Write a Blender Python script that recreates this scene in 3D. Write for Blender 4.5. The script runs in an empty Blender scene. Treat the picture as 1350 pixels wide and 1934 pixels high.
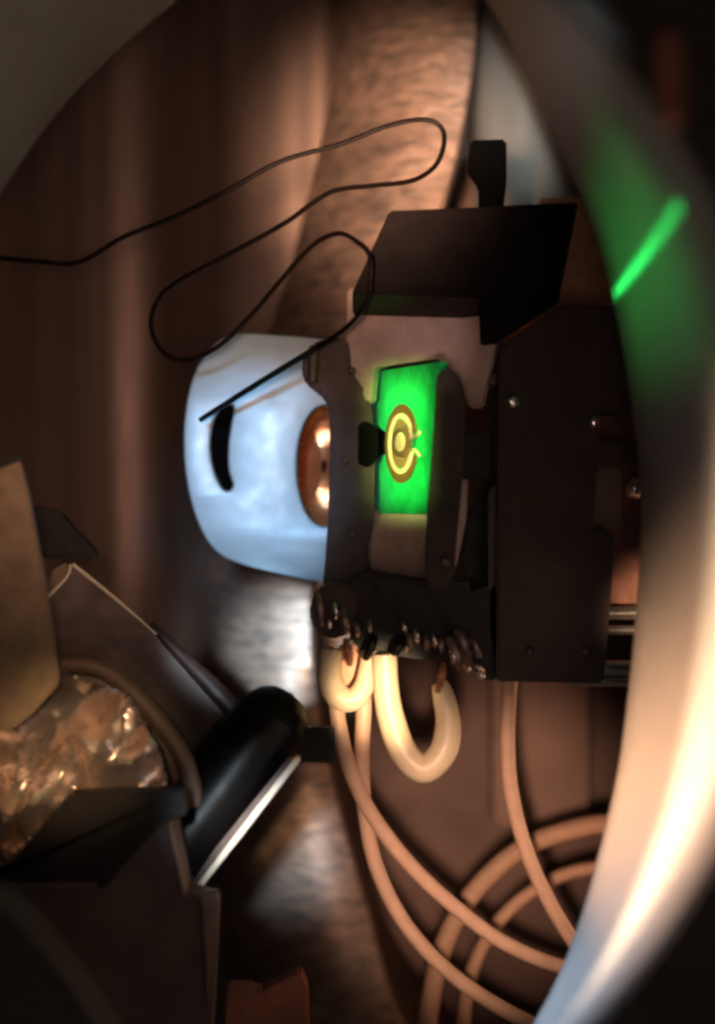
import bpy, bmesh, math, random
from mathutils import Vector, Matrix, noise
random.seed(7)
R = math.radians
S = bpy.context.scene
COL = S.collection
S.unit_settings.scale_length = 0.004          # one unit is about 4 mm

# ------------------------------------------------------------------ camera, world, lamps, exposure
CAMD = 40.0
cd = bpy.data.cameras.new('camera'); cam = bpy.data.objects.new('camera', cd); COL.objects.link(cam)
cam.location = (0, -CAMD, 0); cam.rotation_euler = (R(90), 0, 0)
cd.sensor_fit = 'VERTICAL'; cd.sensor_height = 36; cd.lens = 36 * CAMD / 19.34
cd.clip_start = 0.1; cd.clip_end = 300
cd.dof.use_dof = True; cd.dof.focus_distance = CAMD; cd.dof.aperture_fstop = 0.1
S.camera = cam
S.render.engine = 'CYCLES'
S.cycles.filter_width = 3.0
S.cycles.use_denoising = True
S.cycles.max_bounces = 8
S.cycles.sample_clamp_indirect = 6
S.view_settings.view_transform = 'Standard'; S.view_settings.look = 'None'
S.view_settings.exposure = 0; S.view_settings.gamma = 1
W = bpy.data.worlds.new('World'); S.world = W; W.use_nodes = True
W.node_tree.nodes['Background'].inputs[0].default_value = (0.55, 0.42, 0.36, 1)
W.node_tree.nodes['Background'].inputs[1].default_value = 0.035

def P(px, py, d=0.0):
    """point whose place in the photograph is (px, py), at depth d behind the focus plane"""
    s = (CAMD + d) / CAMD / 100.0
    return Vector(((px - 675) * s, d, (967 - py) * s))

def aim(o, target):
    o.rotation_euler = (Vector(target) - o.location).to_track_quat('-Z', 'Y').to_euler()

def spot(name, loc, target, watts, col, cone, blend=0.6, size=0.3):
    l = bpy.data.lights.new(name, 'SPOT'); l.energy = watts; l.color = col
    l.spot_size = R(cone); l.spot_blend = blend; l.shadow_soft_size = size
    o = bpy.data.objects.new(name, l); COL.objects.link(o); o.location = loc; aim(o, target); return o

def area(name, loc, target, watts, col, sx, sy, spread=180, roll=0):
    l = bpy.data.lights.new(name, 'AREA'); l.energy = watts; l.color = col
    l.shape = 'RECTANGLE'; l.size = sx; l.size_y = sy; l.spread = R(spread)
    o = bpy.data.objects.new(name, l); COL.objects.link(o); o.location = loc; aim(o, target)
    if roll: o.rotation_euler = (o.rotation_euler.to_matrix() @ Matrix.Rotation(R(roll), 3, 'Z')).to_euler()
    return o

def sheet(name, loc, a, b, watts, col, sx, spread, shape='RECTANGLE'):
    """a long narrow lamp facing the line a-b and parallel to it"""
    l = bpy.data.lights.new(name, 'AREA'); l.energy = watts; l.color = col; l.shape = shape
    l.size = sx; l.size_y = (b - a).length; l.spread = R(spread)
    y = (b - a).normalized(); z = Vector(loc) - (a + b) / 2; z = (z - y * z.dot(y)).normalized(); x = y.cross(z)
    o = bpy.data.objects.new(name, l); COL.objects.link(o)
    o.matrix_world = Matrix.Translation(loc) @ Matrix((x, y, z)).transposed().to_4x4(); return o

WARM = (1.0, 0.50, 0.26); AMBER = (1.0, 0.62, 0.33); COOL = (0.60, 0.80, 1.0); GREEN = (0.62, 1.0, 0.22)
# warm fill lamp added out of view, beyond the right rim of the tube, low
area('right_warm_fill', (9.5, 4.0, -6.5), (-1.0, 5.0, -3.5), 160, WARM, 3.0, 4.0, 140)
# lamps added out of view to light the lower right of the tube
sheet('tube_warm_fill', (-0.5, -10.8, -8.3), P(1165, 1480, -5), P(1340, 1480, -16), 1500, (1.0, 0.58, 0.35), 0.5, 31)
spot('tube_hot_spot', (-0.6, -12.5, -7.9), P(1315, 1440, -12.8), 56000, (1.0, 0.74, 0.5), 38, 1.0, 0.5)
sheet('tube_cool_fill', (-3.0, -10.5, -8.5), P(1040, 1880, -5), P(1200, 1880, -16), 650, (0.50, 0.72, 1.0), 0.5, 40)
# cool spots added near the camera for daylight on the plate, collar and post
spot('plate_cool_fill', (-4.2, -32.0, 3.6), P(450, 930, 2.5), 21000, (0.34, 0.66, 1.0), 8.8, 0.5, 0.7)
spot('collar_cool_fill', (-3.4, -31.0, 0.6), P(520, 1225, 9.5), 170000, (0.66, 0.86, 1.0), 5.0, 1.0, 0.4)
spot('low_cool_fill', (-2.6, -31.0, 0.2), P(545, 1610, 10), 70000, (0.72, 0.88, 1.0), 4.6, 1.0, 0.6)
spot('post_cool_fill', (1.0, -31.0, 2.5), P(985, 210, 13), 26000, (0.90, 1.0, 0.98), 7.0, 1.0, 0.2)
# warm fill spots added near the camera for the hooks, the collar, the cables, the rods, the far wall and the foil
spot('hook_fill', (3.4, -30.0, -4.4), P(712, 1310, 0), 110000, (1.0, 0.72, 0.42), 4.4, 1.0, 0.2)
spot('collar_fill', (-1.7, -31.0, 2.4), P(725, 300, 9), 150000, (1.0, 0.60, 0.39), 10.5, 1.0, 0.9)
spot('cable_fill', (0.4, -30.0, -2.8), P(890, 1620, 1), 42000, (1.0, 0.64, 0.45), 13, 1.0, 0.3)
spot('rod_fill', (1.0, -30.0, -2.8), P(1235, 1150, 1.4), 52000, (1.0, 0.62, 0.38), 3.9, 1.0, 0.3)
spot('wall_fill', (-1.75, -31.0, 1.2), P(240, 560, 11), 13000, (1.0, 0.58, 0.42), 28, 1.0, 1.0)
spot('foil_fill', (-2.4, -28.0, -0.3), P(140, 1420, -3.6), 16000, AMBER, 8.5, 1.0, 0.3)
spot('strip_fill', (-2.0, -28.0, -2.0), P(475, 1560, -2.3), 20000, AMBER, 4.2, 1.0, 0.2)
spot('carrier_fill', (0.6, -30.0, -2.7), P(810, 640, 0.2), 6500, (1.0, 0.68, 0.62), 3.6, 1.0, 0.2)
# laser light on the chip and its stray reflection on the tube
spot('chip_centre_fill', (-2.6, -27.0, 3.5), P(763, 834, 0), 30000, (1.0, 0.80, 0.4), 1.3, 1.0, 0.02)  # warm spot added to brighten the chip's centre
sheet('laser_on_chip', (-3.6, -26.0, P(764, 832).z), P(764, 945, 0), P(764, 719, 0), 34, (0.7, 1.0, 0.24), 0.95, 2.8)
SA, SB = P(1168, 552, -5.4), P(1296, 412, -13.0)
SM = (SA + SB) / 2; SE = (SB - SA)
sheet('laser_streak', SM + SE * .06 + Vector((-10.4, 0, 0.5)), SA, SB + SE * .12, 30, (0.02, 1.0, 0.15), 0.05, 1.4)
sheet('laser_streak', SM - SE * .2 + Vector((-10.4, 0, 0.5)), SA - SE * .15, SA + SE * .75, 20, (0.02, 1.0, 0.15), 0.10, 1.6, 'ELLIPSE')
sheet('laser_halo', SM + Vector((-10.4, 0, 0.45)), SA + SE * .1, SB, 66, (0.04, 1.0, 0.15), 0.3, 23)
# soft light of the room behind the camera
area('room_light', (1.5, -44.0, -3.0), (0, 0, 0), 420, (1.0, 0.72, 0.6), 4, 4)

# ------------------------------------------------------------------ materials
def mat(name, base, metallic=0.0, rough=0.5, var=0.25, scale=4.0, stretch=(1, 1, 1), bump=0.15, bscale=None,
        rvar=0.12, tint=None, spec=0.5, coat=0.0, detail=6.0):
    m = bpy.data.materials.new(name); m.use_nodes = True
    nt = m.node_tree; N = nt.nodes; L = nt.links; b = N['Principled BSDF']
    tc = N.new('ShaderNodeTexCoord'); mp = N.new('ShaderNodeMapping'); mp.inputs['Scale'].default_value = stretch
    L.new(tc.outputs['Object'], mp.inputs['Vector'])
    n1 = N.new('ShaderNodeTexNoise'); n1.inputs['Scale'].default_value = scale; n1.inputs['Detail'].default_value = detail
    n1.inputs['Roughness'].default_value = 0.6
    L.new(mp.outputs[0], n1.inputs['Vector'])
    cr = N.new('ShaderNodeValToRGB')
    lo = tuple(c * (1 - var) for c in base); hi = tuple(min(1, c * (1 + var)) for c in (tint or base))
    cr.color_ramp.elements[0].position = 0.3; cr.color_ramp.elements[1].position = 0.7
    cr.color_ramp.elements[0].color = (*lo, 1); cr.color_ramp.elements[1].color = (*hi, 1)
    L.new(n1.outputs['Fac'], cr.inputs['Fac']); L.new(cr.outputs['Color'], b.inputs['Base Color'])
    mr = N.new('ShaderNodeMapRange'); mr.inputs['To Min'].default_value = max(0.03, rough - rvar)
    mr.inputs['To Max'].default_value = min(1, rough + rvar)
    n2 = N.new('ShaderNodeTexNoise'); n2.inputs['Scale'].default_value = (bscale or scale * 2.2); n2.inputs['Detail'].default_value = 5
    L.new(mp.outputs[0], n2.inputs['Vector'])
    L.new(n2.outputs['Fac'], mr.inputs['Value']); L.new(mr.outputs[0], b.inputs['Roughness'])
    if bump:
        bp = N.new('ShaderNodeBump'); bp.inputs['Strength'].default_value = bump; bp.inputs['Distance'].default_value = 0.1
        L.new(n2.outputs['Fac'], bp.inputs['Height']); L.new(bp.outputs[0], b.inputs['Normal'])
    b.inputs['Metallic'].default_value = metallic
    b.inputs['Specular IOR Level'].default_value = spec
    b.inputs['Coat Weight'].default_value = coat
    return m

M = {}
M['wall'] = mat('reflection_banded_steel', (0.14, 0.10, 0.083), 0.75, 0.45, 0.3, 0.5, (2.2, 2.2, 0.12), 0.05, 6)  # vertical colour bands stand in for reflection stripes
M['collar'] = mat('machined_steel', (0.30, 0.255, 0.225), 0.45, 0.5, 0.55, 1.7, (1.0, 1.0, 3.2), 0.7, 2.4, tint=(0.33, 0.225, 0.175))
def mask_by_height(m, z0, z1, lo, hi):
    """machining marks that fade from one height to another"""
    nt = m.node_tree; N = nt.nodes; g = N.new('ShaderNodeNewGeometry'); sp = N.new('ShaderNodeSeparateXYZ'); mr = N.new('ShaderNodeMapRange')
    nt.links.new(g.outputs['Position'], sp.inputs[0]); nt.links.new(sp.outputs['Z'], mr.inputs['Value'])
    for k, v in zip(('From Min', 'From Max', 'To Min', 'To Max'), (z0, z1, lo, hi)): mr.inputs[k].default_value = v
    b = [n for n in N if n.type == 'BUMP'][0]; nt.links.new(mr.outputs[0], b.inputs['Strength'])
mask_by_height(M['collar'], -1.0, 6.0, 0.12, 1.0)
M['reartube'] = mat('dark_tube_steel', (0.18, 0.10, 0.075), 0.3, 0.55, 0.25, 0.5, (1, 1, 1), 0.05)
M['post'] = mat('grey_steel', (0.30, 0.31, 0.30), 0.15, 0.55, 0.15, 0.8, (1, 1, .3), 0.04)
M['tube'] = mat('brushed_tube_steel', (0.15, 0.138, 0.127), 0.45, 0.5, 0.2, 3.0, (1, 2, 1), 0.14, 12)
M['flange'] = mat('blackened_flange', (0.035, 0.028, 0.025), 0.2, 0.6, 0.4, 0.8, bump=0.05)
M['dark'] = mat('black_anodised', (0.008, 0.0055, 0.005), 0.0, 0.45, 0.35, 2.5, bump=0.08, spec=.2)
M['umber'] = mat('umber_anodised', (0.036, 0.018, 0.0145), 0.0, 0.5, 0.3, 1.6, bump=0.06, spec=.25)
M['carrier'] = mat('grey_ceramic_carrier', (0.50, 0.37, 0.35), 0.0, 0.55, 0.25, 1.7, bump=0.12, tint=(0.5, 0.34, 0.31))
M['redbar'] = mat('reddish_black_bar', (0.020, 0.010, 0.009), 0.0, 0.5, 0.5, 2.2, bump=0.15, spec=.25)
M['plate'] = mat('blue_lit_aluminium', (0.44, 0.60, 0.70), 0.25, 0.42, 0.10, 1.1, bump=0.08)  # blue of the reflected light put into the base colour
M['chip'] = mat('laser_green_chip', (0.008, 0.50, 0.14), 0.0, 0.35, 0.28, 1.6, bump=0.05, tint=(0.012, 0.66, 0.20))  # the laser's green is put into the base colour
M['gold'] = mat('gold_film', (0.90, 0.58, 0.46), 0.0, 0.4, 0.12, 8, bump=0.05)
M['bronze'] = mat('bronze_film', (0.15, 0.065, 0.025), 0.0, 0.5, 0.3, 7, bump=0.08)
M['disc'] = mat('dull_gold_film', (0.27, 0.13, 0.07), 0.0, 0.5, 0.25, 7, bump=0.05)
M['palegold'] = mat('pale_gold_pad', (1.0, 0.9, 0.5), 0.0, 0.4, 0.05, 7, bump=0.03)
M['wire'] = mat('brown_lacquered_wire', (0.006, 0.003, 0.0025), 0.0, 0.4, 0.3, 3, bump=0.03, spec=.10)
M['pin'] = mat('dark_pin', (0.012, 0.016, 0.022), 0.4, 0.35, 0.3, 3, bump=0.03)
M['cream'] = mat('cream_ceramic', (0.80, 0.66, 0.46), 0.0, 0.4, 0.10, 2.2, bump=0.08, tint=(0.8, 0.60, 0.40))
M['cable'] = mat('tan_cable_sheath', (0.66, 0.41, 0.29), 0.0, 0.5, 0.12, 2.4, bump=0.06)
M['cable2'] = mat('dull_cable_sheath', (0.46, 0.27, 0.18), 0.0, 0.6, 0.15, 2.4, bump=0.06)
M['panel'] = mat('brown_sheet', (0.085, 0.052, 0.042), 0.2, 0.5, 0.3, 1.4, bump=0.08)
M['gloss'] = mat('black_gloss', (0.010, 0.008, 0.008), 0.0, 0.28, 0.3, 1.2, (1, 1, 1), bump=0.04)
M['hood'] = mat('dark_umber', (0.0085, 0.005, 0.005), 0.0, 0.5, 0.3, 1.6, bump=0.06, spec=.25)
M['plug'] = mat('orange_copper_plug', (0.62, 0.30, 0.16), 0.0, 0.5, 0.25, 3, bump=0.1)
M['endwall'] = mat('dull_brown_steel', (0.26, 0.145, 0.105), 0.2, 0.55, 0.2, 0.7, bump=0.05)
M['deepcopper'] = mat('dark_oxidised_copper', (0.20, 0.075, 0.045), 0.3, 0.5, 0.4, 1.6, bump=0.15)
M['barrel'] = mat('matt_black_barrel', (0.0045, 0.0035, 0.0033), 0.0, 0.4, 0.3, 1.2, bump=0.06, spec=0.16)
M['hardware'] = mat('brown_steel_hardware', (0.22, 0.15, 0.13), 0.6, 0.3, 0.3, 4, bump=0.1)
M['pitch'] = mat('matt_black', (0.0025, 0.0022, 0.0025), 0, 0.7, 0.3, 3, bump=0, spec=0.03)
M['foil'] = mat('crumpled_foil', (0.78, 0.66, 0.58), 0.85, 0.3, 0.1, 2.2, bump=0.1)
M['bushing'] = mat('bright_copper_bushing', (0.95, 0.36, 0.15), 0.6, 0.25, 0.25, 1.2, (1, 1, 2), bump=0.15)
M['strip'] = mat('pale_edge_highlight', (0.95, 0.80, 0.62), 0.0, 0.4, 0.08, 1, bump=0)  # pale base colour stands for lit edge highlights
M['copper'] = mat('copper', (0.78, 0.42, 0.27), 0.85, 0.32, 0.2, 2.2, bump=0.2)
M['redcopper'] = mat('oxidised_copper', (0.36, 0.13, 0.08), 0.3, 0.5, 0.35, 1.6, bump=0.15)
M['steel'] = mat('bright_steel', (0.75, 0.70, 0.64), 0.9, 0.18, 0.1, 5, bump=0.03)
M['brass'] = mat('aged_brass', (0.20, 0.14, 0.08), 0.45, 0.5, 0.3, 1.8, bump=0.12)
M['brownpanel'] = mat('dark_brown_panel', (0.060, 0.037, 0.029), 0.15, 0.5, 0.3, 1.4, bump=0.08)
M['hose'] = mat('brown_hose', (0.13, 0.08, 0.055), 0.0, 0.5, 0.2, 2.4, bump=0.1)
M['glint'] = mat('polished_pin', (0.85, 0.72, 0.66), 0.9, 0.15, 0.15, 5, bump=0.03)

# ------------------------------------------------------------------ mesh helpers
def tag(o, label=None, cat=None, group=None, kind=None):
    if label: o['label'] = label
    if cat: o['category'] = cat
    if group: o['group'] = group
    if kind: o['kind'] = kind
    return o

def thing(name, loc, label, cat, group=None):
    o = bpy.data.objects.new(name, None); COL.objects.link(o); o.location = loc
    o.empty_display_size = 0.2
    return tag(o, label, cat, group)

def wpos(o):
    v = Vector((0, 0, 0))
    while o: v += o.location; o = o.parent
    return v

def link(name, bm, m, parent=None, smooth=30):
    """links a bmesh built in world coordinates as one object"""
    bmesh.ops.recalc_face_normals(bm, faces=bm.faces)
    me = bpy.data.meshes.new(name)
    if parent is None:
        c = sum((v.co for v in bm.verts), Vector()) / len(bm.verts)
    else:
        c = wpos(parent)
    for v in bm.verts: v.co -= c
    for f in bm.faces: f.smooth = smooth > 0
    if smooth > 0:
        for e in bm.edges:
            if len(e.link_faces) == 2 and e.calc_face_angle(0) > R(smooth): e.smooth = False
    bm.to_mesh(me); bm.free()
    me.materials.append(m)
    o = bpy.data.objects.new(name, me); COL.objects.link(o)
    if parent is None: o.location = c
    else: o.parent = parent
    return o

def smooth_path(pts, n=8, closed=False):
    """Catmull-Rom through 3-D points"""
    out = []; k = len(pts)
    rng = range(k if closed else k - 1)
    for i in rng:
        if closed: p = [pts[(i + j - 1) % k] for j in range(4)]
        else: p = [pts[max(0, min(k - 1, i + j - 1))] for j in range(4)]
        for q in range(n):
            t = q / n
            out.append(0.5 * ((2 * p[1]) + (p[2] - p[0]) * t + (2 * p[0] - 5 * p[1] + 4 * p[2] - p[3]) * t * t
                              + (3 * p[1] - p[0] - 3 * p[2] + p[3]) * t ** 3))
    if not closed: out.append(pts[-1])
    return out

def tube(bm, pts, rad, seg=10, n=8, rough=0.0, caps=True):
    path = smooth_path(pts, n) if n > 1 else list(pts)
    m = len(path)
    rs = [rad if not isinstance(rad, (list, tuple)) else
          rad[min(len(rad) - 2, int(i / (m - 1) * (len(rad) - 1)))] * (1 - (i / (m - 1) * (len(rad) - 1) - min(len(rad) - 2, int(i / (m - 1) * (len(rad) - 1)))))
          + rad[min(len(rad) - 2, int(i / (m - 1) * (len(rad) - 1))) + 1] * (i / (m - 1) * (len(rad) - 1) - min(len(rad) - 2, int(i / (m - 1) * (len(rad) - 1))))
          for i in range(m)]
    t0 = (path[1] - path[0]).normalized()
    nrm = t0.orthogonal().normalized(); rings = []
    for i in range(m):
        t = (path[min(m - 1, i + 1)] - path[max(0, i - 1)]).normalized()
        nrm = (nrm - t * nrm.dot(t)).normalized(); bn = t.cross(nrm)
        r = rs[i] * (1 + rough * noise.noise(path[i] * 2.3))
        rings.append([bm.verts.new(path[i] + (nrm * math.cos(a) + bn * math.sin(a)) * r)
                      for a in [2 * math.pi * q / seg for q in range(seg)]])
    for a, b in zip(rings, rings[1:]):
        for q in range(seg): bm.faces.new((a[q], a[(q + 1) % seg], b[(q + 1) % seg], b[q]))
    if caps:
        for ring, tip in ((rings[0], path[0] - t0 * rs[0] * 0.25), (rings[-1], path[-1] + t * rs[-1] * 0.25)):
            c = bm.verts.new(tip)
            for q in range(seg): bm.faces.new((ring[q], ring[(q + 1) % seg], c))
    return bm

def rod(bm, a, b, r, seg=16, ch=0.2):
    """chamfered round bar from a to b"""
    t = (b - a).normalized(); c = r * ch
    return tube(bm, [a, a + t * 0.001, a + t * c, b - t * c, b - t * 0.001, b], [r * (1 - ch), r * (1 - ch), r, r, r * (1 - ch), r * (1 - ch)], seg, 1)

def prism(bm, poly, d, t, bevel=0.03, seg=2):
    """slab whose front outline is seen at poly (px, py) with depth d (number or function), t thick"""
    f = d if callable(d) else (lambda x, y: d)
    fr = [P(x, y, f(x, y)) for x, y in poly]
    nm = Vector((0, 0, 0))
    for a, b in zip(fr, fr[1:] + fr[:1]): nm += a.cross(b)
    nm.normalize()
    if nm.y < 0: nm = -nm
    b2 = bmesh.new()
    A = [b2.verts.new(p) for p in fr]; B = [b2.verts.new(p + nm * t) for p in fr]
    b2.faces.new(A); b2.faces.new(B[::-1])
    for i in range(len(A)):
        j = (i + 1) % len(A); b2.faces.new((A[i], B[i], B[j], A[j]))
    bmesh.ops.recalc_face_normals(b2, faces=b2.faces)
    if bevel: bmesh.ops.bevel(b2, geom=list(b2.edges), offset=bevel, segments=seg, affect='EDGES', clamp_overlap=True)
    me = bpy.data.meshes.new('tmp'); b2.to_mesh(me); b2.free(); bm.from_mesh(me); bpy.data.meshes.remove(me)
    return bm

def ball(bm, c, r, squash=(1, 1, 1)):
    mtx = Matrix.Translation(c) @ Matrix.Diagonal((r * squash[0], r * squash[1], r * squash[2], 1))
    bmesh.ops.create_uvsphere(bm, u_segments=14, v_segments=9, radius=1, matrix=mtx); return bm

def NB(): return bmesh.new()

def plate_with_holes(name, outer, holes, d, t, bevel, m, parent=None):
    """plate cut through by holes: a filled 2-D outline made solid"""
    cu = bpy.data.curves.new('tmp', 'CURVE'); cu.dimensions = '2D'; cu.fill_mode = 'BOTH'
    s = (CAMD + d) / CAMD / 100
    for loop in [outer] + holes:
        sp = cu.splines.new('POLY'); sp.points.add(len(loop) - 1); sp.use_cyclic_u = True
        for q, (x, y) in zip(sp.points, loop): q.co = ((x - 675) * s, (967 - y) * s, 0, 1)
    cu.extrude = t / 2 - bevel; cu.bevel_depth = bevel; cu.bevel_resolution = 2; cu.offset = -bevel
    o = bpy.data.objects.new('tmp', cu); COL.objects.link(o)
    bpy.context.view_layer.update()
    me = o.evaluated_get(bpy.context.evaluated_depsgraph_get()).to_mesh()
    bm = NB(); bm.from_mesh(me); bpy.data.objects.remove(o); bpy.data.curves.remove(cu)
    bmesh.ops.remove_doubles(bm, verts=bm.verts, dist=1e-4)
    for v in bm.verts: x, y, z = v.co; v.co = (x, d + t / 2 - z, y)
    return link(name, bm, m, parent)

def px_smooth(pts, n=6, closed=True):
    return [(v.x, v.y) for v in smooth_path([Vector((x, y, 0)) for x, y in pts], n, closed)]

def ellipse(cx, cy, rx, ry, n=32, rot=0, a0=0, a1=360):
    full = abs(a1 - a0) >= 360
    out = []
    for i in range(n if full else n + 1):
        a = R(a0 + (a1 - a0) * i / n)
        x, y = rx * math.cos(a), ry * math.sin(a)
        out.append((cx + x * math.cos(R(rot)) - y * math.sin(R(rot)), cy + x * math.sin(R(rot)) + y * math.cos(R(rot))))
    return out

def loft(bm, loops, closed=True):
    rows = [[bm.verts.new(p) for p in l] for l in loops]
    k = len(rows[0])
    for a, b in zip(rows, rows[1:]):
        for i in range(k if closed else k - 1):
            j = (i + 1) % k; bm.faces.new((a[i], a[j], b[j], b[i]))
    return rows

# ------------------------------------------------------------------ setting: chamber, far port, near tube
# chamber wall: tall wall whose plan is a shallow curve with soft flutes added for stripes of reflected light
plan = [(-900, -3.0), (-500, 3.0), (-200, 7.5), (20, 9.9), (190, 11.0), (290, 11.3), (420, 12.15), (540, 12.5), (620, 12.5), (700, 13.0),
        (900, 14.0), (1200, 14.0), (1600, 12.0), (2000, 7.0), (2300, -3.0)]
top = smooth_path([P(x, 967, d) for x, d in plan], 16)
bm = NB(); loft(bm, [[Vector((p.x, p.y, z)) for p in top] for z in (-24, -16, -8, 0, 8, 16, 24)], closed=False)
# the opening of the far port is cut where its collar sits
C1 = [(650, -60), (628, 150), (570, 420), (490, 690), (415, 950), (385, 1120), (385, 1340), (400, 1600), (440, 1900), (560, 2200),
      (1000, 2500), (1600, 2350), (1950, 1800), (2050, 950), (1850, 0), (1450, -600), (1000, -560), (740, -320)]
C2 = [(912, -60), (892, 150), (830, 420), (700, 690), (620, 950), (592, 1120), (598, 1300), (628, 1470), (690, 1700), (785, 1960),
      (1050, 2200), (1450, 2150), (1750, 1700), (1850, 950), (1700, 150), (1450, -260), (1180, -330), (980, -220)]
from mathutils.geometry import intersect_point_tri_2d
def inside(x, y, poly):
    r = False
    for (ax, ay), (bx, by) in zip(poly, poly[1:] + poly[:1]):
        if (ay > y) != (by > y) and x < (bx - ax) * (y - ay) / (by - ay) + ax: r = not r
    return r
c1s = px_smooth(C1, 6); c2s = px_smooth(C2, 6)
bmesh.ops.subdivide_edges(bm, edges=[e for e in bm.edges if abs(e.verts[0].co.z - e.verts[1].co.z) > 4], cuts=7)
kill = []
for f in bm.faces:
    c = f.calc_center_median(); s = (CAMD + c.y) / CAMD / 100
    if all(inside(v.co.x / ((CAMD + v.co.y) / CAMD / 100) + 675, 967 - v.co.z / ((CAMD + v.co.y) / CAMD / 100), [(1150 + (x - 1150) * .94, 950 + (y - 950) * .94) for x, y in c1s]) for v in f.verts): kill.append(f)
bmesh.ops.delete(bm, geom=kill, context='FACES')
tag(link('chamber_wall', bm, M['wall'], smooth=80), kind='structure')

bm = NB()
loft(bm, [[P(x, y, 14.0) for x, y in c1s], [P(x, y, 12.3) for x, y in c1s], [P(x * .85 + u * .15, y * .85 + v * .15, 11.3) for (x, y), (u, v) in zip(c1s, c2s)],
          [P(x * .65 + u * .35, y * .65 + v * .35, 10.5) for (x, y), (u, v) in zip(c1s, c2s)], [P(x * .35 + u * .65, y * .35 + v * .65, 9.9) for (x, y), (u, v) in zip(c1s, c2s)],
          [P(1150 + (x - 1150) * 1.012, 950 + (y - 950) * 1.012, 9.9) for x, y in c2s], [P(x, y, 10.0) for x, y in c2s], [P(x + 3, y, 10.4) for x, y in c2s]])
tag(link('port_collar', bm, M['collar'], smooth=50), kind='structure')
bm = NB()
loft(bm, [[P(x + 2, y, 10.3) for x, y in c2s], [P(675 + (x - 675) * .84, 967 + (y - 967) * .84, 19.0) for x, y in c2s]])
tag(link('port_tube', bm, M['reartube'], smooth=60), kind='structure')
bm = NB()
bm.faces.new([bm.verts.new(P(675 + (x - 675) * .84, 967 + (y - 967) * .84, 18.9)) for x, y in c2s])
tag(link('port_end_wall', bm, M['reartube']), kind='structure')

# near tube, its lip and flange
E1 = [(920, 0), (1012, 170), (1080, 330), (1130, 450), (1165, 590), (1195, 770), (1211, 930), (1209, 1080), (1191, 1290), (1160, 1500),
      (1088, 1765), (1010, 1934), (880, 2150), (620, 2330), (280, 2300), (-20, 2020), (-190, 1500), (-230, 1000), (-150, 640), (0, 365),
      (85, 240), (180, 132), (330, 0), (480, -95), (640, -140), (800, -105)]
e1 = px_smooth(E1, 6)
def on_circle(x, y, cx=173, cy=995, r=1322, ox=480, oy=1000):
    dx, dy = x - ox, y - oy; a = dx * dx + dy * dy; b = 2 * (dx * (ox - cx) + dy * (oy - cy)); c = (ox - cx) ** 2 + (oy - cy) ** 2 - r * r
    t = (-b + math.sqrt(b * b - 4 * a * c)) / 2 / a
    return ox + dx * t, oy + dy * t
e2 = [on_circle(x, y) for x, y in e1]
near = [P(x, y, -16) for x, y in e2]; far = [P(x, y, -5) for x, y in e1]
bm = NB()
loops = [[P(x - (x - 480) * .004, y - (y - 1000) * .004, -4.6) for x, y in e1]]
for k in range(0, 9): loops.append([a.lerp(b, k / 8) for a, b in zip(far, near)])
rows = loft(bm, loops)
back = [P(480 + (x - 480) * 1.06, 1000 + (y - 1000) * 1.06, -4.7) for x, y in e1]
loft(bm, [loops[0], back])
tag(link('viewport_tube', bm, M['tube'], smooth=35), kind='structure')
bm = NB()
fl = lambda g, d: [P(173 + (x - 173) * g, 995 + (y - 995) * g, d) for x, y in e2]
loft(bm, [fl(1.0, -15.98), fl(1.012, -16.25), fl(1.5, -16.3), fl(1.5, -13.5)])
tag(link('viewport_flange', bm, M['flange'], smooth=30), kind='structure')

# ------------------------------------------------------------------ background post and block in the far port
t = thing('support_post', P(985, 420, 13), 'grey steel post with a rounded face behind the dark hood', 'post')
bm = NB(); rod(bm, P(990, -260, 13.0), P(990, 560, 13.0), 1.28, 40, 0.08); link('shaft', bm, M['post'], t)
bm = NB(); rod(bm, P(990, 556, 13.0), P(990, 640, 13.0), 1.55, 40, 0.15); link('foot_collar', bm, M['redcopper'], t)
bm = NB(); prism(bm, [(930, 1230), (1110, 1230), (1112, 1560), (932, 1560)], 14.5, 1.6, 0.12)
tag(link('backing_block', bm, M['endwall']), 'dull brown block deep behind the hanging cable', 'block')

# ------------------------------------------------------------------ pale plate with slot and hole
outer = px_smooth([(440, 631), (520, 632), (612, 640), (700, 660), (760, 760), (770, 900), (740, 1050), (690, 1108), (620, 1102), (560, 1092), (455, 1066),
                   (402, 1036), (368, 972), (350, 890), (348, 800), (362, 720), (392, 664)], 5)
slot = px_smooth([(430, 762), (442, 770), (437, 800), (431, 845), (432, 890), (440, 915), (430, 927), (415, 915), (402, 880), (397, 840), (402, 800), (415, 772)], 3)
t = thing('mounting_plate', P(500, 1095, 2.6), 'pale blue-grey metal plate with rounded corners, a slot and a round hole', 'plate')
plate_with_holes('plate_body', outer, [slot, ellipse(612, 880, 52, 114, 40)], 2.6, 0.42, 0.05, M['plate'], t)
bm = NB()
loops = []
for g, d in ((1.0, 2.9), (1.0, 3.6), (0.80, 3.7), (0.78, 4.4), (0.5, 4.5), (0.1, 4.35)):
    loops.append([P(x, y, d) for x, y in ellipse(612, 880, 54 * g, 118 * g, 40)])
loft(bm, loops); link('copper_bushing', bm, M['bushing'], t, smooth=40)
bm = NB(); prism(bm, [(385, 750), (455, 750), (455, 940), (385, 940)], 3.15, 0.3, 0.03); link('slot_dark_sheet', bm, M['pitch'], t)  # black sheet added so the slot stays dark

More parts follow.
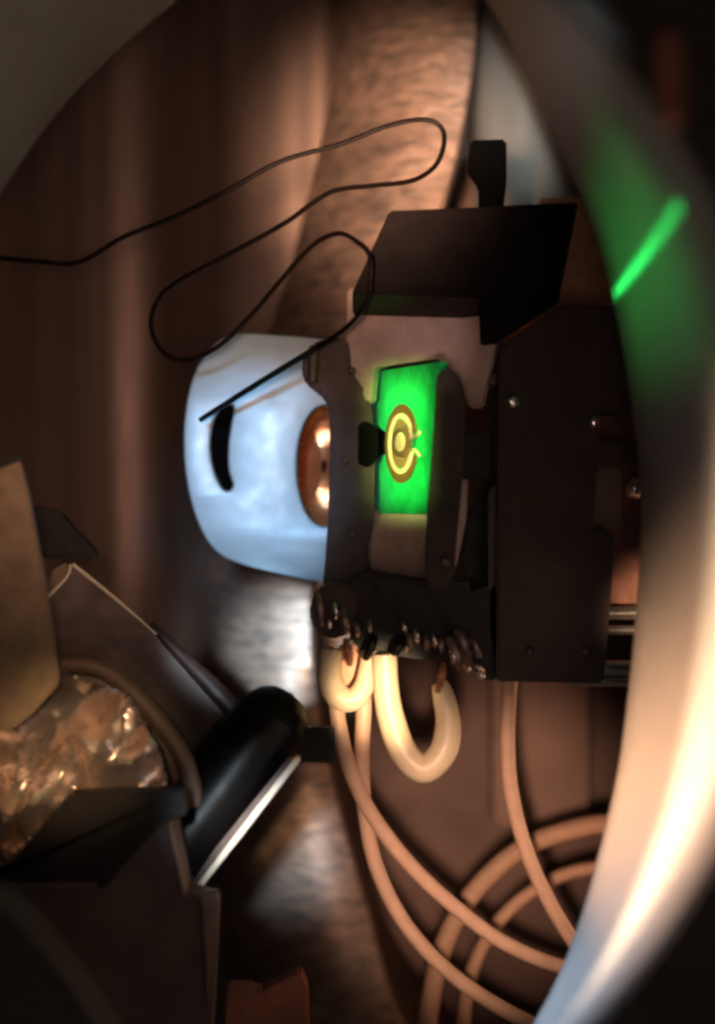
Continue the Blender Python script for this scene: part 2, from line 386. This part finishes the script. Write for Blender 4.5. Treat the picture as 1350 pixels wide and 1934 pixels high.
# ------------------------------------------------------------------ chip holder
H = thing('chip_holder', P(780, 1290, 0), 'dark brown holder with hooded top clamping the green lit chip', 'chip holder')
bm = NB()      # hood
prism(bm, [(735, 397), (1010, 384), (960, 520), (936, 562), (664, 554)], lambda x, y: -0.7 - (y - 390) * .003, 1.1, 0.04)
hood = link('hood', bm, M['hood'], H)
bm = NB(); prism(bm, [(888, 264), (956, 262), (957, 340), (951, 392), (906, 392), (905, 348), (886, 322)], -0.4, 0.55, 0.05); link('hood_post', bm, M['pitch'], hood)
bm = NB(); prism(bm, [(1004, 386), (1094, 383), (1056, 572), (936, 652), (932, 562)], lambda x, y: -1.26 + (x - 934) * .0118, .4, 0.04); link('hood_cheek', bm, M['dark'], hood)
# carrier plate with window, bars
def dcar(x, y): return 0.55 - (x - 660) * 0.0035
bm = NB(); prism(bm, [(655, 545), (938, 545), (938, 640), (922, 700), (905, 770), (884, 770), (868, 720), (842, 690), (826, 676), (706, 694), (700, 760), (650, 760)], dcar, 0.35, 0.04); link('carrier_plate', bm, M['carrier'], H)
bm = NB(); prism(bm, [(700, 964), (814, 964), (812, 1100), (700, 1092)], 1.1, 0.3, 0.04); link('lower_panel', bm, M['carrier'], H)
bm = NB(); prism(bm, [(860, 905), (884, 905), (880, 980), (862, 1070), (852, 1070)], 0.2, 0.2, 0.03); link('side_strip', bm, M['carrier'], H)
bm = NB(); prism(bm, px_smooth([(590, 648), (655, 640), (664, 700), (690, 740), (704, 800), (706, 980), (694, 1040), (700, 1112), (616, 1120), (614, 1060), (620, 960), (622, 800), (612, 752), (578, 724), (570, 690)], 3), 0.4, 0.55, 0.06); link('left_jaw', bm, M['umber'], H)
bm = NB(); rod(bm, P(592, 660, 0.1), P(590, 722, 0.1), 0.10, 14); link('jaw_pin', bm, M['brownpanel'], H)
bm = NB(); prism(bm, px_smooth([(826, 712), (842, 697), (862, 706), (876, 740), (878, 820), (872, 920), (862, 1020), (852, 1100), (806, 1100), (808, 960), (816, 860), (822, 780)], 3), -2.0, 0.5, 0.07); link('right_jaw', bm, M['redbar'], H)
bm = NB(); prism(bm, [(874, 820), (925, 814), (925, 905), (868, 905)], -0.9, 0.6, 0.05); link('jaw_block', bm, M['dark'], H)
bm = NB(); prism(bm, [(905, 690), (948, 640), (948, 1285), (915, 1180), (862, 1110), (885, 960), (926, 880), (920, 760)], 0.6, 0.5, 0.05); link('side_bracket', bm, M['dark'], H)
bm = NB(); prism(bm, [(676, 802), (690, 794), (714, 808), (714, 866), (694, 884), (676, 876)], 0.30, 0.08, 0.02); link('clip', bm, M['pitch'], H)
# mounting block on the right
bm = NB()
prism(bm, [(943, 655), (1056, 577), (1168, 577), (1222, 700), (1222, 776), (1128, 780), (1126, 832), (1222, 834), (1222, 868), (1127, 886), (1120, 1000), (1160, 1008), (1151, 1150), (1140, 1291), (937, 1287), (940, 900)], -0.6, 1.6, 0.05)
blk = link('mounting_block', bm, M['umber'], H)
bm = NB(); prism(bm, [(922, 930), (944, 905), (940, 1285), (922, 1190)], -0.2, 0.5, 0.03); link('block_flange', bm, M['brownpanel'], H)
def screw(c, r, parent, m=M['glint'], name='screw'):
    bm = NB(); rod(bm, c + Vector((0, -r * .6, 0)), c + Vector((0, r * 2, 0)), r, 16, 0.35); return link(name, bm, m, parent)
screw(P(968, 758, -0.65), 0.13, blk, M['steel']); screw(P(1122, 797, -0.75), 0.10, blk, M['steel'])
screw(P(930, 716, -0.1), 0.16, H, M['brownpanel'])
# base block with clamps and pins
bm = NB(); prism(bm, [(690, 1076), (800, 1096), (880, 1090), (905, 1160), (880, 1200), (846, 1240), (800, 1248), (735, 1236), (690, 1240), (655, 1200), (655, 1100)], -0.4, 1.3, 0.08); link('base_block', bm, M['dark'], H)
bm = NB(); prism(bm, [(700, 1084), (806, 1102), (862, 1094), (850, 1136), (720, 1130)], -0.75, 0.5, 0.05); link('base_ledge', bm, M['dark'], H)
bm = NB(); prism(bm, px_smooth([(600, 1112), (640, 1100), (672, 1118), (668, 1176), (640, 1206), (604, 1198), (584, 1160)], 3), -0.5, 0.7, 0.09); clamp = link('left_clamp', bm, M['umber'], H)
for (x0, y0, x1, y1, r, mm) in [(598, 1120, 606, 1180, .085, 'hardware'), (646, 1150, 652, 1196, .10, 'hardware'), (652, 1206, 660, 1255, .085, 'redcopper'), (620, 1172, 622, 1186, .05, 'glint'),
                       (772, 1198, 770, 1230, .07, 'hardware'), (782, 1188, 788, 1214, .055, 'glint'), (802, 1200, 806, 1226, .05, 'hardware'), (816, 1196, 820, 1222, .045, 'glint'),
                       (862, 1190, 884, 1236, .125, 'hardware'), (846, 1204, 872, 1262, .11, 'hardware'), (836, 1252, 826, 1306, .075, 'redcopper'), (708, 1200, 690, 1244, .09, 'dark'), (742, 1236, 760, 1206, .1, 'dark')]:
    bm = NB(); tube(bm, [P(x0, y0, -1.0), P((x0 + x1) / 2 + 2, (y0 + y1) / 2, -1.06), P(x1, y1, -0.9)], [r * .6, r, r, r * .7], 12, 5); link('pin', bm, M[mm], H)
for x, y, r in [(885, 1262, .075), (908, 1274, .085), (622, 1181, .06), (662, 1212, .065)]:
    bm = NB(); ball(bm, P(x, y, -1.05), r, (1, 1, 1.15)); link('solder_bead', bm, M['glint'], H)
bm = NB(); prism(bm, [(880, 1120), (945, 1100), (940, 1285), (905, 1285), (880, 1215)], -0.2, 0.6, 0.06); link('corner_block', bm, M['dark'], H)

for (x0, y0, x1, y1, r, mm) in [(630, 1140, 634, 1168, .06, 'glint'), (668, 1176, 676, 1200, .06, 'hardware'), (694, 1168, 700, 1192, .05, 'hardware'), (760, 1176, 764, 1196, .05, 'glint'),
                       (830, 1206, 834, 1232, .055, 'hardware'), (852, 1228, 858, 1252, .05, 'glint'), (890, 1206, 904, 1240, .07, 'hardware'), (898, 1256, 912, 1268, .05, 'glint')]:
    bm = NB(); tube(bm, [P(x0, y0, -1.12), P((x0 + x1) / 2 + 2, (y0 + y1) / 2, -1.16), P(x1, y1, -1.0)], [r * .6, r, r, r * .7], 12, 5); link('pin', bm, M[mm], H)
for x, y, z0, r in [(664, 700, .1, .07), (664, 1010, .2, .08), (650, 870, .1, .06)]:
    screw(P(x, y, z0), r, H, M['brownpanel'])
screw(P(840, 1060, -2.05), .09, H, M['brownpanel']); screw(P(1000, 1230, -.65), .08, blk, M['brownpanel']); screw(P(1105, 1230, -.65), .08, blk, M['brownpanel'])

# ------------------------------------------------------------------ the chip
TL, TR, BR_, BL = P(704, 703, 1.4), P(830, 683, -1.4), P(830, 971, -1.4), P(704, 970, 1.4)
U = (P(830, 838, -1.4) - P(704, 838, 1.4)).normalized(); V = Vector((0, 0, 1)); V = (V - U * V.dot(U)).normalized(); Nn = U.cross(V)
if Nn.y > 0: Nn = -Nn
O = P(704, 838, 1.4).lerp(P(830, 838, -1.4), 0.47) + Nn * 0.02
K = thing('microchip', (BL + BR_) / 2, 'green lit rectangular chip with a golden ring, held in the dark holder', 'chip')
bm = NB()
A = [bm.verts.new(p) for p in (TL, TR, BR_, BL)]; B = [bm.verts.new(p - Nn * 0.14) for p in (TL, TR, BR_, BL)]
bm.faces.new(A); bm.faces.new(B[::-1])
for i in range(4): bm.faces.new((A[i], B[i], B[(i + 1) % 4], A[(i + 1) % 4]))
link('substrate', bm, M['chip'], K, smooth=0)
def on_chip(u, v, h): return O + U * u + V * v + Nn * h
def flat(name, loops, m, h0=0.012, h1=0.03, closed=True):
    bm = NB(); rr = []
    outl, inl = loops
    o0 = [on_chip(*p, h0) for p in outl]; o1 = [on_chip(*p, h1) for p in outl]
    if inl:
        i0 = [on_chip(*p, h0) for p in inl]; i1 = [on_chip(*p, h1) for p in inl]
        loft(bm, [o0, o1, i1, i0] + ([o0] if False else []), closed)
    else:
        r = loft(bm, [o0, o1]); bm.faces.new(r[1])
    return link(name, bm, m, K, smooth=30)
fx = 1 / U.x
flat('outer_ring', (ellipse(0, 0, .75, .75, 48, 0, 18, 342), ellipse(0, 0, .58, .58, 48, 0, 18, 342)), M['bronze'], .01, .025, False)
flat('ring_electrode', (ellipse(0, 0, .57, .57, 48, 0, 11, 349), ellipse(0, 0, .49, .49, 48, 0, 11, 349)), M['gold'], .01, .05, False)
flat('inner_disc', (ellipse(0, 0, .46, .46, 40), None), M['disc'], .01, .022)
flat('centre_pad', (ellipse(0, 0.03, .18, .18, 28), None), M['palegold'], .02, .06)
for s in (1, -1):
    bm = NB(); tube(bm, [on_chip(.53, s * .11, .04), on_chip(.66, s * .12, .05), on_chip(.78, s * .15, .05), on_chip(.90, s * .22 , .05)], .028, 8, 4); link('lead', bm, M['gold'], K)
bm = NB(); prism(bm, [(708, 806), (738, 822), (738, 852), (708, 864)], lambda x, y: 1.4 - 2.8 * (x - 704) / 126 - .12, 0.03, 0.008); link('contact_arm', bm, M['pitch'], K)

# ------------------------------------------------------------------ wire with its pin
Wt = thing('looped_wire', P(378, 793, 1.2), 'thin brown wire looping left of the hood and ending in a straight pin', 'wire')
pts = [(-60, 476, .9), (0, 487, .7), (75, 494, .5), (150, 495, .4), (235, 447, .2), (330, 410, 0), (430, 360, -.2), (530, 305, -.3), (640, 273, -.4), (735, 237, -.5), (800, 226, -.5), (832, 240, -.5),
       (838, 272, -.5), (820, 315, -.5), (775, 342, -.5), (700, 351, -.5), (622, 364, -.4), (540, 420, -.3), (430, 482, -.2), (335, 533, -.1), (297, 570, 0), (286, 618, 0),
       (308, 664, 0), (350, 680, 0), (410, 656, -.1), (470, 600, -.2), (530, 530, -.4), (590, 464, -.7), (638, 441, -1.1), (672, 455, -1.5), (697, 480, -1.7), (700, 520, -1.75), (692, 570, -1.6), (655, 618, -1.2), (600, 655, -.6)]
bm = NB(); tube(bm, [P(*q) for q in pts], .047, 8, 8); link('strand', bm, M['wire'], Wt)
bm = NB(); tube(bm, [P(612, 648, -.65), P(560, 680, -.2), P(480, 729, .5), P(378, 793, 1.2)], [.05, .058, .058, .05], 10, 6); link('pin', bm, M['pin'], Wt)

# ------------------------------------------------------------------ ceramic hooks and cables
bm = NB(); tube(bm, [P(726, 1236, -.5), P(728, 1290, -.5), P(738, 1355, -.55), P(762, 1420, -.6), P(800, 1452, -.65), P(836, 1420, -.65), P(846, 1368, -.6), P(836, 1312, -.6), P(828, 1290, -.6)], [.235, .24, .25, .27, .27, .26, .25, .2, .15], 18, 8, .06)
tag(link('ceramic_hook', bm, M['cream']), 'large cream J-shaped hook hanging under the holder', 'hook')
bm = NB(); tube(bm, [P(626, 1228, -.3), P(622, 1275, -.35), P(636, 1312, -.4), P(664, 1322, -.42), P(686, 1298, -.4), P(694, 1258, -.35), P(696, 1230, -.3)], [.2, .24, .25, .22, .2, .17, .15], 18, 8, .06)
hk = tag(link('ceramic_hook', bm, M['cream']), 'small cream hook curled above the two tan cables', 'hook')
bm = NB(); prism(bm, px_smooth([(636, 1222), (708, 1222), (706, 1290), (690, 1322), (656, 1326), (638, 1290)], 3), 0.0, .3, .05); link('copper_plug', bm, M['plug'], hk)
def cable(pts, r, label, m='cable', group='tan cables below the holder'):
    bm = NB(); tube(bm, [P(*q) for q in pts], r, 14, 8, .03)
    return tag(link('cable', bm, M[m]), label, 'cable', group)
cable([(634, 1322, -.2), (642, 1380, -.2), (660, 1450, -.1), (700, 1535, .2), (780, 1640, .6), (880, 1730, 1.0), (960, 1785, 1.2), (1060, 1826, 1.4), (1180, 1850, 1.6)], .150,
      'tan cable running from the small cream hook to the lower right, above its twin')
cable([(690, 1290, .1), (686, 1360, .1), (683, 1440, .2), (690, 1540, .4), (712, 1640, .6), (765, 1745, .8), (850, 1838, 1.0), (960, 1912, 1.2), (1080, 1965, 1.3)], .150,
      'tan cable dropping steeply from the small cream hook to the bottom edge')
cable([(966, 1250, .6), (961, 1310, .7), (958, 1400, .8), (964, 1490, 1.0), (985, 1580, 1.2), (1020, 1670, 1.4), (1080, 1775, 1.6), (1180, 1900, 1.8)], .150,
      'tan cable hanging from under the large brown block')
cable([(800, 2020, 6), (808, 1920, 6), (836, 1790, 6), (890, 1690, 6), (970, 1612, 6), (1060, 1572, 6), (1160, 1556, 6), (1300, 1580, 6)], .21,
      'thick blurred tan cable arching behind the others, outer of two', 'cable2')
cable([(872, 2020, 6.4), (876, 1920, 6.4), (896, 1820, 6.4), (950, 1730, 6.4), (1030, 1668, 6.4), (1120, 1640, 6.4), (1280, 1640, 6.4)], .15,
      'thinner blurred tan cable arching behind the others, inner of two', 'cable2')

# ------------------------------------------------------------------ right: copper block and rods behind the holder
bm = NB(); prism(bm, [(1090, 770), (1260, 770), (1260, 1140), (1090, 1140)], 1.8, 1.2, 0.06)
tag(link('copper_block', bm, M['deepcopper']), 'reddish copper block between the brown holder and the tube rim', 'block')
bm = NB(); prism(bm, [(1020, 372), (1215, 372), (1215, 612), (1020, 612)], 3.0, .6, 0.05)  # sheet added in place of the reddish lit back wall
tag(link('lit_wall_sheet', bm, M['plug']), 'added reddish sheet for the lit back wall between the hood and the tube rim', 'sheet')
bm = NB(); prism(bm, [(1105, 880), (1175, 884), (1172, 1000), (1105, 1004)], 1.3, 0.4, 0.05)
tag(link('brass_tab', bm, M['brass']), 'small tan tab against the reddish copper block', 'tab')
t = thing('hex_nut', P(1196, 925, 1.2), 'small copper-coloured nut beside the tube rim', 'nut')
bm = NB(); rod(bm, P(1198, 922, 1.2), P(1198, 922, 1.7), .22, 6, .2); link('nut_body', bm, M['copper'], t)
bm = NB(); rod(bm, P(1198, 922, 1.0), P(1198, 922, 1.7), .11, 14, .3); link('stud', bm, M['glint'], t)
for y, r, lab in [(1158, .13, 'topmost bright rod beside the tube rim under the copper block'), (1190, .09, 'thin dull rod second from top beside the tube rim'),
                  (1262, .16, 'thick bright rod third from top beside the tube rim'), (1287, .10, 'lowest bright rod level with the bottom of the brown block')]:
    bm = NB(); rod(bm, P(1080, y, 1.4), P(1290, y, 1.4), r, 18, .2)
    tag(link('steel_rod', bm, M['steel']), lab, 'rod', 'steel rods beside the tube rim')

# ------------------------------------------------------------------ lower left group
bm = NB(); prism(bm, [(-60, 876), (36, 868), (52, 930), (84, 1100), (112, 1290), (60, 1350), (20, 1378), (-60, 1380)], -4.6, .35, 0.04)
tag(link('brass_bar', bm, M['brass']), 'dull brass bar standing at the left edge', 'bar')
bm = NB(); prism(bm, [(-60, 876), (-10, 862), (36, 855), (34, 870), (-60, 905)], -5.0, .3, 0.03)
tag(link('bar_clip', bm, M['dark']), 'small black clip on top of the brass bar', 'clip')
t = thing('dark_panel', P(260, 1400, -.6), 'dark brown panel with a thin bright upper edge, left of the black cylinder', 'panel')
def dpan(x, y): return -0.4 + (x - 140) * 0.001
bm = NB(); prism(bm, [(84, 1134), (138, 1070), (300, 1205), (440, 1335), (400, 1480), (240, 1500), (110, 1300)], dpan, .25, 0.03); link('panel_body', bm, M['panel'], t)
bm = NB(); tube(bm, [P(138, 1066, -.5), P(220, 1132, -.45), P(296, 1198, -.4)], [.038, .035, .015], 8, 4); link('bright_edge', bm, M['strip'], t)  # pale tubes modelled for the highlight on the panel's lit edge
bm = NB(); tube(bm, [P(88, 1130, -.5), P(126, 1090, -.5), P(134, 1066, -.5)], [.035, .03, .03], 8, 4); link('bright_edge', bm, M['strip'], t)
bm = NB(); prism(bm, [(84, 1128), (100, 1076), (126, 1062), (130, 1086)], -.2, .2, 0.03); link('corner_tab', bm, M['brass'], t)
bm = NB(); tube(bm, [P(286, 1178, -.2), P(340, 1236, -.3), P(400, 1296, -.4), P(445, 1345, -.4)], [.07, .12, .17, .2], 12, 5, .15); link('edge_rod', bm, M['umber'], t)
bm = NB(); prism(bm, px_smooth([(56, 960), (110, 966), (140, 1000), (180, 1040), (170, 1062), (130, 1052), (74, 1050)], 3), .2, .5, 0.08)
tag(link('black_clamp', bm, M['dark']), 'black clamp behind the top of the brass bar', 'clamp')
bm = NB(); tube(bm, [P(90, 1262, -2.6), P(130, 1252, -2.6), P(190, 1262, -2.6), P(250, 1305, -2.5), P(310, 1376, -2.4), P(350, 1440, -2.3), P(370, 1520, -2.2)], .17, 14, 8, .06)
tag(link('brown_hose', bm, M['hose']), 'dim brown hose arching over the crumpled copper', 'hose')
# crumpled copper braid
bm = NB(); nx, ny = 90, 90; g = {}
lim = px_smooth([(-60, 1400), (40, 1350), (100, 1270), (190, 1290), (250, 1320), (300, 1420), (310, 1500), (220, 1500), (130, 1530), (60, 1610), (-60, 1700)], 4)
for i in range(nx + 1):
    for j in range(ny + 1):
        x = -60 + 380 * i / nx; y = 1260 + 440 * j / ny
        if inside(x, y, lim):
            q = Vector(((x * .9 + y * .4) * .0085, (y * .9 - x * .4) * .0055, 1.7))
            fold = lambda v: abs((v % 2) - 1)
            h = noise.noise(q) * .5 + fold(noise.noise(q * .9) * 3.2) * .75 + fold(noise.noise(q * 1.6 + Vector((5, 1, 2))) * 3) * .35
            c = noise.noise_vector(q * 1.3) * 10
            g[i, j] = bm.verts.new(P(x + c.x, y + c.y, -3.6 + h))
for i in range(nx):
    for j in range(ny):
        k = [(i, j), (i + 1, j), (i + 1, j + 1), (i, j + 1)]
        if all(q in g for q in k): bm.faces.new([g[q] for q in k])
bmesh.ops.delete(bm, geom=[v for v in bm.verts if not v.link_faces], context='VERTS')
bmesh.ops.solidify(bm, geom=list(bm.faces), thickness=.05)
tag(link('copper_foil', bm, M['foil'], smooth=38), 'crumpled shiny copper foil in the lower left', 'foil')
# black cylinder with a pale strip added as its edge highlight
t = thing('black_cylinder', P(400, 1620, -1.5), 'black rounded cylinder with a pale strip as the highlight along its lower edge', 'cylinder')
a, b = P(512, 1364, -1.4), P(322, 1620, -1.8)
dr = (b - a).normalized()
bm = NB(); tube(bm, [a - dr * .62, a - dr * .56, a - dr * .38, a - dr * .1, a + dr * .2, b], [.12, .36, .56, .68, .72, .72], 32, 4); link('barrel', bm, M['barrel'], t)
bm = NB(); prism(bm, [(558, 1430), (568, 1436), (374, 1686), (365, 1680)], -2.3, .5, 0.02); link('strip', bm, M['strip'], t)
bm = NB(); prism(bm, [(546, 1430), (560, 1430), (367, 1678), (357, 1664)], -2.24, .3, 0.02); link('highlight_gradient', bm, M['panel'], t)  # brown band added for the gradient beside the highlight
bm = NB(); prism(bm, [(548, 1376), (632, 1374), (634, 1442), (568, 1440), (546, 1450)], -1.0, .5, 0.05); link('side_lug', bm, M['dark'], t)
# black bracket and brown body
t = thing('black_bracket', P(200, 1900, -2), 'black bracket with a dark brown body below the copper foil', 'bracket')
bm = NB(); prism(bm, [(128, 1502), (345, 1492), (350, 1540), (300, 1560), (200, 1676), (-60, 1676), (-60, 1684), (10, 1640)], -4.8, .8, 0.05); link('top_plate', bm, M['dark'], t)
bm = NB(); prism(bm, [(-60, 1674), (200, 1670), (300, 1540), (325, 1540), (352, 1690), (410, 1704), (396, 1990), (-60, 1990)], -4.4, 1.2, 0.05); link('bracket_body', bm, M['brownpanel'], t)
bm = NB(); prism(bm, [(-60, 1668), (186, 1668), (178, 1680), (-60, 1680)], -4.95, .2, 0.02); link('front_ledge', bm, M['brownpanel'], t)
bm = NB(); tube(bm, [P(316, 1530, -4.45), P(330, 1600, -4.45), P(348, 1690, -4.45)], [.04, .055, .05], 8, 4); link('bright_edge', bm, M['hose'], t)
bm = NB(); prism(bm, [(380, 1690), (412, 1684), (400, 1830), (392, 1900)], -4.5, .3, 0.03); link('sheen_strip', bm, M['hose'], t)  # lighter strip stands in for the sheen on the body's right side
bm = NB(); prism(bm, [(424, 1990), (428, 1868), (476, 1868), (488, 1878), (566, 1836), (580, 1870), (584, 1990)], 1.0, .8, 0.05)
tag(link('copper_block', bm, M['redcopper']), 'notched copper block at the bottom edge below the black cylinder', 'block')
# near, blurred
bm = NB(); tube(bm, [P(-260, 2080, -17), P(-20, 1930, -16.6)], [1.3, 1.3], 28, 2)
bm2 = NB(); bm.free()
prism(bm2, px_smooth([(-120, 1640), (0, 1700), (90, 1790), (190, 1930), (240, 2060), (-120, 2060)], 4), -16.9, .5, 0.1)
tag(link('window_clamp', bm2, M['flange']), 'dark blurred clamp in the bottom left corner', 'clamp')
t = thing('flange_highlight', P(1262, 150, -16.8), 'copper-toned T shape in place of a warm highlight on the dark flange', 'highlight')
bm = NB(); rod(bm, P(1258, 60, -17.0), P(1266, 240, -17.0), .17, 20, .3); link('highlight_bar', bm, M['redcopper'], t)  # bars added to draw the warm blurred highlight
bm = NB(); rod(bm, P(1264, 150, -17.0), P(1264, 150, -16.2), .14, 20, .2); link('highlight_stem', bm, M['redcopper'], t)
